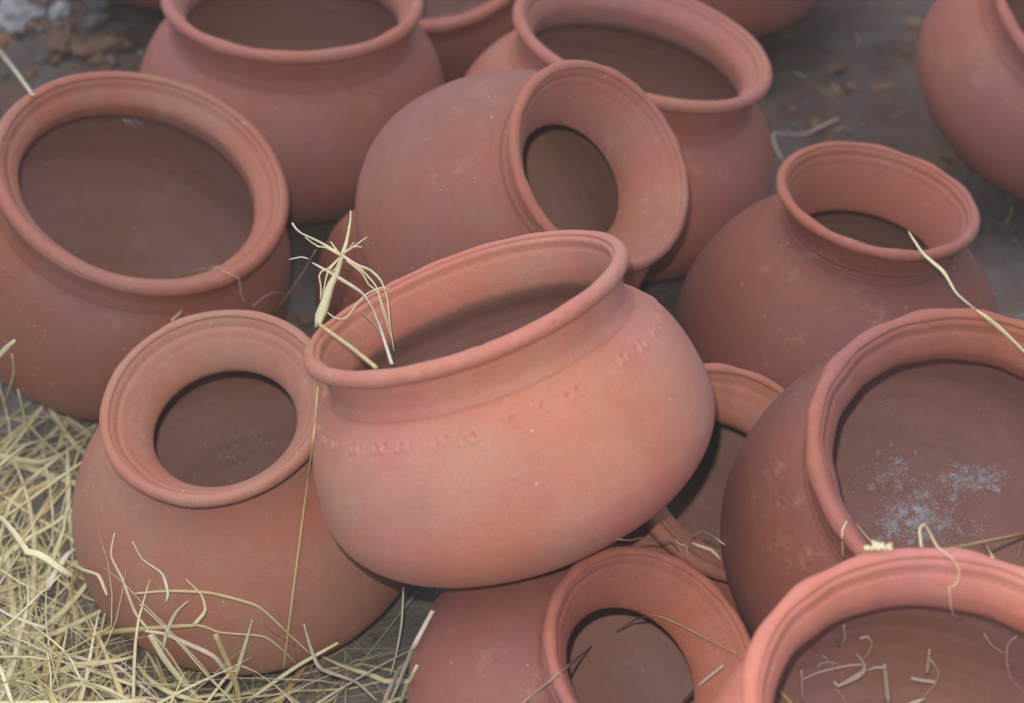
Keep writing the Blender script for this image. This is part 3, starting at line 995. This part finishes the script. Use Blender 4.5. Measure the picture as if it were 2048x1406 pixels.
# ---- stalks that can be told apart in the straw heap
PILE = [
 ('straw_stalk', 'thick golden stalk lying level in front of the straw-bedded pot', [(172, 1269), (277, 1259), (396, 1251), (439, 1265), (526, 1273), (560, 1296), (597, 1331)], [13, 12, 10, 8, 7, 10, 6], M_GOLD),
 ('straw_stalk', 'brownish stalk bowed in an arch over the base of the straw-bedded pot', [(270, 1187), (336, 1182), (419, 1186), (514, 1212), (574, 1265), (620, 1308)], [4, 6, 7, 7, 6, 5], M_GOLD),
 ('straw_strip', 'twisted pale blade rising highest in front of the straw-bedded pot', [(229, 1066), (222, 1111), (245, 1159), (273, 1230), (336, 1305), (400, 1404)], [3, 7, 10, 12, 14, 13], M_STRAW),
 ('straw_strip', 'pointed pale blade standing up below the pot, tip like a spear', [(505, 1240), (487, 1301), (467, 1360), (436, 1410)], [2, 9, 10, 10], M_STRAW),
 ('straw_stalk', 'thick yellow stalk crossing under the level golden stalk', [(431, 1269), (447, 1305), (471, 1364), (481, 1414)], [11, 12, 12, 12], M_GOLD),
 ('straw_stalk', 'straight pale stalk sloping up to the right of the straw-bedded pot base', [(676, 1286), (593, 1333), (494, 1402)], [6, 9, 8], M_STRAW),
 ('straw_strip', 'curved pale blade sweeping right from the pot base along the dirt', [(608, 1248), (621, 1293), (641, 1337), (712, 1364), (756, 1404)], [3, 8, 9, 7, 6], M_PALE),
 ('straw_stalk', 'long wavy stalk climbing the left side of the straw-bedded pot', [(196, 846), (158, 901), (138, 969), (119, 1048), (119, 1127), (115, 1186), (95, 1265), (63, 1330)], [6, 9, 9, 10, 9, 8, 8, 6], M_STRAW),
 ('straw_strip', 'yellow blade slanting down left from the wavy climbing stalk', [(152, 900), (107, 981), (45, 1080)], [5, 7, 6], M_GOLD),
 ('straw_strip', 'broad pale blade standing along the left edge of the straw heap', [(14, 1095), (24, 1206), (44, 1305), (72, 1414)], [10, 18, 20, 20], M_STRAW),
 ('straw_scrap', 'fat short yellowish husk resting on the left foot of the pot', [(130, 1122), (170, 1142), (198, 1151), (214, 1190)], [12, 16, 14, 8], M_STRAW),
 ('straw_stalk', 'thin bright stalk running straight down to the bottom edge', [(210, 1226), (194, 1305), (183, 1412)], [4, 7, 8], M_GOLD),
 ('straw_strip', 'wide bleached blade lying level at the upper end of the straw heap', [(-8, 912), (79, 925), (152, 896)], [20, 18, 8], M_STRAW),
 ('straw_strip', 'curving pale blade leaning from the left edge up to the pot shoulder', [(-4, 1095), (20, 1008), (59, 961), (119, 913), (172, 874)], [12, 11, 11, 9, 6], M_STRAW),
 ('straw_fibre', 'frayed split twig standing before the middle of the straw-bedded pot', [(372, 1159), (403, 1190), (411, 1222), (386, 1252)], [2, 4, 7, 9], M_STRAW),
 ('straw_fibre', 'hair-thin curly fibre standing over the level golden stalk', [(265, 1083), (285, 1119), (324, 1147), (336, 1186), (332, 1203)], [2, 3, 4, 8, 5], M_PALE),
 ('straw_stalk', 'slim upright stalk in the dirt gap under the topmost pot', [(807, 1174), (803, 1246), (792, 1310), (781, 1350)], [4, 6, 6, 5], M_PALE),
 ('straw_stalk', 'stout cut stalk leaning on the arched-stalk pot, square end up', [(866, 1221), (826, 1297), (779, 1408)], [9, 10, 10], M_PALE),
 ('straw_stalk', 'short stalk parallel to and below the stout cut stalk', [(834, 1331), (812, 1378), (798, 1412)], [7, 9, 9], M_STRAW),
 ('straw_strip', 'shaggy tuft blade at the left edge beside the far left pot', [(-6, 716), (15, 694), (30, 681)], [12, 14, 7], M_STRAW),
 ('straw_stalk', 'bent golden stalk hanging from the shaggy tuft at the left edge', [(24, 708), (28, 742), (18, 780), (4, 815)], [6, 7, 7, 6], M_GOLD),
 ('straw_stalk', 'greenish stalk on the dirt at the foot of the far left pot', [(36, 780), (48, 830), (60, 880)], [6, 9, 9], M_STRAW),
 ('straw_stalk', 'dull stalk bridging the dirt beside the far left pot base', [(85, 822), (110, 842), (130, 866)], [6, 8, 6], M_GREY),
 ('straw_scrap', 'splayed pale straw end at the shoulder of the straw-bedded pot', [(133, 836), (160, 852), (182, 870)], [9, 8, 5], M_PALE),
 ('straw_stalk', 'long pale stalk lying diagonally in the heap below the golden one', [(290, 1262), (330, 1268), (380, 1290), (430, 1315), (480, 1380)], [5, 9, 11, 11, 9], M_PALE),
 ('straw_stalk', 'broad flattened stalk running from the pot base to the bottom edge', [(300, 1270), (330, 1320), (370, 1370), (420, 1420)], [12, 17, 18, 16], M_STRAW),
 ('straw_fibre', 'fine reddish fibre crossing the bowed arch stalk', [(514, 1215), (530, 1250), (556, 1268), (590, 1290)], [2, 2.5, 2.5, 2], M_BROWN),
 ('straw_strip', 'narrow pointed blade with its tip up between the two golden stalks', [(376, 1202), (352, 1225), (335, 1260), (325, 1300)], [2, 7, 9, 8], M_PALE),
]
for name, label, pts, ws, mat in PILE:
    stalk(name, label, pts, ws, mat, 'single stalks in the loose straw', lift=.026, flat=.45, twist=8)

# ---- the uncountable straw underneath
rng = np.random.default_rng(11)


def join(chunks):
    V, Q, T, A, off = [], [], [], [], 0
    for v, q, t, a in chunks:
        V.append(v); Q.append(q + off); T.append(t); A.append(a); off += len(v)
    return np.concatenate(V), np.concatenate(Q), np.concatenate(T), np.concatenate(A)


def strand(cx, cy, ang, L, h, rad, n=14):
    """one straw: a wandering line with the odd kink, lying on or springing out of the heap"""
    u = np.linspace(0, 1, n)
    head = ang + np.cumsum(rng.normal(size=n) * .05) + rng.normal() * .7 * (u - .5)
    if rng.uniform() < .35:
        head = head + np.where(u > rng.uniform(.25, .75), rng.normal() * .7, 0)
    st = L / (n - 1)
    xs = np.r_[0, np.cumsum(np.cos(head[:-1]) * st)]
    ys = np.r_[0, np.cumsum(np.sin(head[:-1]) * st)]
    xs += cx - xs.mean()
    ys += cy - ys.mean()
    tilt = rng.normal() * .16
    if rng.uniform() < .22:
        tilt = rng.uniform(.25, .75) * rng.choice([-1, 1])
    arch = abs(rng.normal()) * .10 * L if rng.uniform() < .35 else 0
    wav = np.cumsum(rng.normal(size=n)) * .0012
    zs = ground_h(xs, ys) + np.maximum(h + tilt * (u - .5) * L + arch * np.sin(u * np.pi) + wav, rad)
    return np.stack([xs, ys, zs], -1)


def dens(x, y):
    """how much straw lies at a ground point (1 in the heap, thin towards the dirt)"""
    d = np.exp(-((x + .375) / .10) ** 2 - ((y - .99) / .13) ** 2)
    d = max(d, np.exp(-((x + .27) / .13) ** 2 - ((y - .855) / .055) ** 2))
    d = max(d, .38 * np.exp(-((x + .11) / .08) ** 2 - ((y - .90) / .055) ** 2))
    d = max(d, .25 * np.exp(-((x + .40) / .08) ** 2 - ((y - 1.15) / .06) ** 2))
    return d


chunks = {'S': [], 'P': [], 'G': []}
tries = 0
made = 0
while made < 330 and tries < 20000:
    tries += 1
    x, y = rng.uniform(-.62, .0), rng.uniform(.66, 1.26)
    dn = dens(x, y)
    if rng.uniform() > dn:
        continue
    L = float(np.clip(rng.lognormal(-1.6, .5), .04, .42))
    thin = rng.uniform() < .45
    rad = rng.uniform(.0003, .0007) if thin else .0009 + .0026 * rng.uniform() ** 1.6
    h = rng.uniform(0, .034 + .045 * math.exp(-((x + .33) / .09) ** 2 - ((y - .86) / .06) ** 2)) * dn + .001
    p = strand(x, y, rng.normal(1.25, .55) if rng.uniform() < .6 else rng.uniform(0, np.pi), L, h, rad)
    if max(inside_depth(q) for q in p) > -.001:
        continue
    taper = np.interp(np.linspace(0, 1, len(p)), [0, .1, .55, .8, 1], [.8, 1, .9, .65, .2])
    kind = rng.choice(['S', 'P', 'G'], p=[.66, .22, .12])
    chunks[kind].append(tube(p, rad * taper, rng.uniform(.08, .28), 4 if thin else 6, rng.normal() * 10, made, (rng.normal() * .5, rng.normal() * .5, 1)))
    made += 1
tries = front = 0
while front < 210 and tries < 9000:
    tries += 1
    if front % 2:
        x, y = rng.normal(-.325, .085), rng.normal(.875, .055)
    else:
        x, y = rng.normal(-.29, .085), rng.normal(.838, .03)
    L = float(np.clip(rng.lognormal(-1.65, .5), .04, .40))
    top = .10 * math.exp(-((x + .35) / .10) ** 2) + .035
    thin = rng.uniform() < .5
    rad = rng.uniform(.0003, .0007) if thin else .0009 + .0025 * rng.uniform() ** 1.6
    p = strand(x, y, rng.normal(1.25, .55) if rng.uniform() < .6 else rng.uniform(0, np.pi), L, rng.uniform(.01, top), rad)
    if max(inside_depth(q) for q in p) > -.001 or p[:, 2].max() > .14:
        continue
    taper = np.interp(np.linspace(0, 1, len(p)), [0, .1, .55, .8, 1], [.8, 1, .9, .65, .2])
    kind = rng.choice(['S', 'P', 'G'], p=[.66, .22, .12])
    chunks[kind].append(tube(p, rad * taper, rng.uniform(.08, .28), 4 if thin else 6, rng.normal() * 10, 5000 + front, (rng.normal() * .5, rng.normal() * .5, 1)))
    front += 1
for kd, mat, lab in (('S', M_STRAW, 'loose pale yellow straw heaped round the standing pot'),
                     ('P', M_PALE, 'bleached straw bits mixed through the loose heap'),
                     ('G', M_GOLD, 'golden straw bits mixed through the loose heap')):
    V, Q, T, A = join(chunks[kd])
    me = raw_mesh('loose_straw', V, Q)
    attr(me, 'tone', T)
    attr(me, 'along', A)
    tag(link('loose_straw', me, mat), lab, 'straw', kind='stuff')

# thin scattered chaff on the bare ground
ch = []
for k in range(620):
    x, y = rng.uniform(-.7, .7), .7 + 1.35 * rng.uniform() ** 1.7
    p = strand(x, y, rng.uniform(0, 6.3), rng.uniform(.008, .05), .0004, .0005, 5)
    p[:, 2] = ground_h(p[:, 0], p[:, 1]) + .0006
    ch.append(tube(p, np.full(5, rng.uniform(.0003, .0010)), .5, 4, 0, k))
V, Q, T, A = join(ch)
me = raw_mesh('chaff', V, Q)
attr(me, 'tone', T)
attr(me, 'along', A)
tag(link('chaff', me, M_BROWN), 'fine grey chaff strewn over the bare earth', 'chaff', kind='stuff')


# ------------------------------------------------------------------ stones, clods and crumbs
def rock(seed, sx, sy, sz, sub=3, rough=.28):
    import bmesh
    rg = random.Random(seed)
    bm = bmesh.new()
    bmesh.ops.create_icosphere(bm, subdivisions=sub, radius=1)
    cuts = [(Vector((rg.gauss(0, 1), rg.gauss(0, 1), rg.gauss(0, 1))).normalized(), rg.uniform(.55, .9)) for _ in range(9)]
    ph = [(Vector((rg.gauss(0, 1), rg.gauss(0, 1), rg.gauss(0, 1))) * rg.uniform(2, 11), rg.uniform(0, 6)) for _ in range(10)]
    for v in bm.verts:
        c = v.co.copy()
        for nrm, dd in cuts:
            e = c.dot(nrm) - dd
            if e > 0:
                c -= nrm * e * .85
        c *= 1 + sum(math.sin(a.dot(v.co) + b) for a, b in ph) * rough * .11
        v.co = Vector((c.x * sx, c.y * sy, c.z * sz))
    me = bpy.data.meshes.new('rock')
    bm.to_mesh(me)
    bm.free()
    me.polygons.foreach_set('use_smooth', np.ones(len(me.polygons), dtype=bool))
    return me


def on_ground(px, py):
    d = ray(px, py)
    p = CAM + d * (CAM[2] / -d[2])
    return p[0], p[1]


ROCKS = [
 ('lime_chunk', 'large whitish lime chunk on the ground in the far corner', (22, 48), .034, .026, .018, M_LIME, 'stone'),
 ('lime_chunk', 'small pale lime fragment beside the large whitish chunk', (128, 48), .013, .010, .008, M_LIME, 'stone'),
 ('stone', 'rounded grey stone between the lime chunks and the dark pot sliver', (196, 28), .018, .012, .009, M_STONE, 'stone'),
 ('stone', 'flat dull grey stone beside the upright back pot shoulder', (196, 55), .016, .010, .006, M_STONE, 'stone'),
 ('earth_clod', 'crumbly red-brown clod below the lime chunks', (135, 100), .030, .018, .010, M_CLOD, 'clod'),
 ('earth_clod', 'flat red-brown clod against the far left pot rim', (200, 110), .026, .018, .008, M_CLOD, 'clod'),
 ('earth_clod', 'ochre clod at the left edge under the large whitish chunk', (20, 88), .024, .012, .008, M_TAN, 'clod'),
 ('pale_husk', 'tiny white grain husk standing out on the brown clods', (152, 122), .0022, .003, .0055, M_LIME, 'husk'),
 ('tan_crumb', 'largest tan crumb on the bare dirt between the back pots', (1672, 178), .011, .009, .005, M_TAN, 'crumb'),
 ('tan_crumb', 'orange-tan crumb just behind the largest tan crumb', (1706, 158), .010, .006, .005, M_TAN, 'crumb'),
 ('tan_crumb', 'brownish crumb farthest back in the crumb cluster', (1672, 128), .015, .007, .004, M_CLOD, 'crumb'),
 ('tan_crumb', 'small pinkish crumb nearest the bent greyish stalk', (1634, 234), .009, .006, .004, M_TAN, 'crumb'),
 ('tan_crumb', 'thin orange crumb closest to the tilted back pot rim', (1586, 198), .005, .009, .004, M_TAN, 'crumb'),
 ('tan_crumb', 'tan flake beside the shoulder of the leaning-away pot', (1826, 40), .015, .011, .005, M_TAN, 'crumb'),
]
for k, (name, lab, (px, py), sx, sy, sz, mat, cat) in enumerate(ROCKS):
    x, y = on_ground(px, py)
    o = link(name, rock(40 + k, sx, sy, sz, 4 if sx > .02 else 3, 1.0), mat)
    o.location = (x, y, float(ground_h(x, y)) + sz * .35)
    o.rotation_euler = (0, 0, k * 1.3)
    tag(o, lab, cat, 'stones and crumbs on the bare earth')

# soil crumbs on the rough earth at the back
import bmesh as _bm
_b = _bm.new()
_bm.ops.create_icosphere(_b, subdivisions=1, radius=1)
icov = np.array([v.co[:] for v in _b.verts])
icof = np.array([[v.index for v in f.verts] for f in _b.faces])
_b.free()
rg = np.random.default_rng(8)
for mat_, n_, lab_, s0 in ((M_CLOD, 420, 'brown soil crumbs strewn over the earth behind the pots', 31), (M_STONE, 160, 'grey soil crumbs strewn over the earth behind the pots', 32), (M_TAN, 120, 'tan soil crumbs strewn over the earth behind the pots', 33)):
    rg = np.random.default_rng(s0)
    pp, ff, of_ = [], [], 0
    for k in range(n_):
        if rg.uniform() < .45:
            x, y = rg.uniform(-.62, -.28), rg.uniform(1.55, 2.0)
        else:
            x, y = rg.uniform(-.7, .75), rg.uniform(1.25, 2.15)
        sz_ = .0015 + .0085 * rg.uniform() ** 3
        v = icov * (1 + .35 * rg.normal(size=(len(icov), 1))) * sz_ * rg.uniform(.6, 1.3, 3) * [1, 1, .6]
        pp.append(v + [x, y, float(ground_h(x, y)) + sz_ * .15])
        ff.append(icof + of_)
        of_ += len(icov)
    me = raw_mesh('soil_crumbs', np.concatenate(pp), np.concatenate(ff))
    tag(link('soil_crumbs', me, mat_), lab_, 'soil', kind='stuff')

# grit: tiny stones nobody could count
pts, fs = [], []
rg = np.random.default_rng(3)
octv = np.array([[1, 0, 0], [-1, 0, 0], [0, 1, 0], [0, -1, 0], [0, 0, 1], [0, 0, -1]], float)
octf = np.array([[0, 2, 4], [2, 1, 4], [1, 3, 4], [3, 0, 4], [2, 0, 5], [1, 2, 5], [3, 1, 5], [0, 3, 5]])
off = 0
for k in range(5200):
    x, y = rg.uniform(-.75, .75), rg.uniform(.7, 2.15)
    s = .0008 + .0045 * rg.uniform() ** 5
    if x < -.25 and y > 1.45:
        s *= 1.8
    v = octv * s * rg.uniform(.6, 1.3, (6, 3))
    a = rg.uniform(0, 6.3)
    v = v @ np.array([[math.cos(a), -math.sin(a), 0], [math.sin(a), math.cos(a), 0], [0, 0, .7]])
    pts.append(v + [x, y, float(ground_h(x, y)) + s * .2])
    fs.append(octf + off)
    off += 6
me = raw_mesh('grit', np.concatenate(pts), np.concatenate(fs))
tag(link('grit', me, M_STONE), 'fine grit and crumbs over the dusty earth', 'grit', kind='stuff')


# ------------------------------------------------------------------ white fluff and dust inside the pots
def fluff(px0, py0, sx, sy, n, L, rad, seed, lift=.0012):
    rg = np.random.default_rng(seed)
    out = []
    dref = depth_at(px0, py0)
    cl = [np.array([px0, py0]) + rg.normal(size=2) * [sx, sy] for _ in range(17)]
    for k in range(n):
        px, py = px0 + rg.normal() * sx, py0 + rg.normal() * sy
        if k % 3:
            px, py = cl[k % len(cl)] + rg.normal(size=2) * .13 * np.array([sx, sy])
        d = depth_at(px, py)
        if abs(d - dref) > .05:
            continue
        p = where(px, py, d)
        h = BVH.find_nearest(Vector(p))
        nrm = np.array(h[1])
        if np.dot(nrm, CAM - p) < 0:
            nrm = -nrm
        t = np.cross(nrm, rg.normal(size=3))
        t /= np.linalg.norm(t) + 1e-9
        b = np.cross(nrm, t)
        l = L * rg.uniform(.3, 1.3)
        s = np.linspace(-.5, .5, 5)
        c = rg.normal() * .5
        P = p + nrm * (lift * rg.uniform(.3, 1.4) + .25 * l * np.abs(rg.normal() * .3) * s[:, None] ** 2) + t * (s * l)[:, None] + b * (c * l * s ** 2)[:, None]
        out.append(tube(P, np.full(5, rad * rg.uniform(.5, 1.4)), .6, 4, 0, k))
    return out


def stuff_of(name, chunks, mat, lab, cat):
    V, Q, T, A = join(chunks)
    me = raw_mesh(name, V, Q)
    attr(me, 'tone', T)
    attr(me, 'along', A)
    tag(link(name, me, mat), lab, cat, kind='stuff')


a = fluff(1835, 1028, 34, 28, 680, .0018, .00024, 1, .0005) + fluff(1832, 1015, 40, 36, 360, .0045, .00017, 21, .0008)
a += fluff(1790, 935, 20, 20, 130, .0020, .00022, 2, .0005) + fluff(1780, 1055, 14, 20, 110, .0024, .00022, 3, .0005)
a += fluff(1780, 1050, 14, 20, 50, .0070, .00018, 31) + fluff(1900, 1045, 34, 22, 60, .0055, .00018, 4)
stuff_of('white_ash', a, M_FLUFF, 'wispy bluish white ash clump inside the wide pot', 'ash')
a = fluff(1958, 955, 30, 14, 380, .0018, .00024, 6, .0005) + fluff(1910, 968, 14, 18, 130, .0020, .00022, 7, .0005)
a += fluff(1950, 958, 32, 16, 150, .0042, .00017, 36)
stuff_of('white_ash', a, M_FLUFF, 'smaller wispy ash smear nearer the far wall of the ash-strewn pot', 'ash')
a = fluff(1860, 965, 105, 70, 800, .0007, .00022, 8, .0003)
stuff_of('white_dust', a, M_FLUFF, 'pale dust flecks sprinkled over the inside of the ash-strewn pot', 'dust')
a = fluff(480, 905, 42, 34, 170, .0010, .00028, 9, .0004)
stuff_of('white_dust', a, M_FLUFF, 'faint white dust flecks inside the straw-bedded pot', 'dust')
a = fluff(265, 243, 16, 4, 26, .003, .0004, 10, .0006)
stuff_of('white_dust', a, M_FLUFF, 'small pale smear high on the inner wall of the far left pot', 'dust')


# ------------------------------------------------------------------ added veil box: the flash lights it to lift the shadows
hz, HN = new_mat('veil_volume')
pv = HN.n('VolumePrincipled')
pv.inputs['Color'].default_value = rgba(0.92, 0.90, 0.92)
pv.inputs['Density'].default_value = 0.006
ho = HN.n('OutputMaterial')
HN.t.links.new(pv.outputs[0], ho.inputs['Volume'])
bx = np.array([[x, y, z] for z in (-1.2, 1.25) for y in (-32.0, 34.0) for x in (-32.0, 32.0)])
bq = np.array([[0, 2, 3, 1], [4, 5, 7, 6], [0, 1, 5, 4], [2, 6, 7, 3], [0, 4, 6, 2], [1, 3, 7, 5]])
hm = raw_mesh('shadow_veil', bx, bq)
tag(link('shadow_veil', hm, hz), 'added thin veil over the heap that lifts the shadows', 'shadow_veil', kind='stuff')
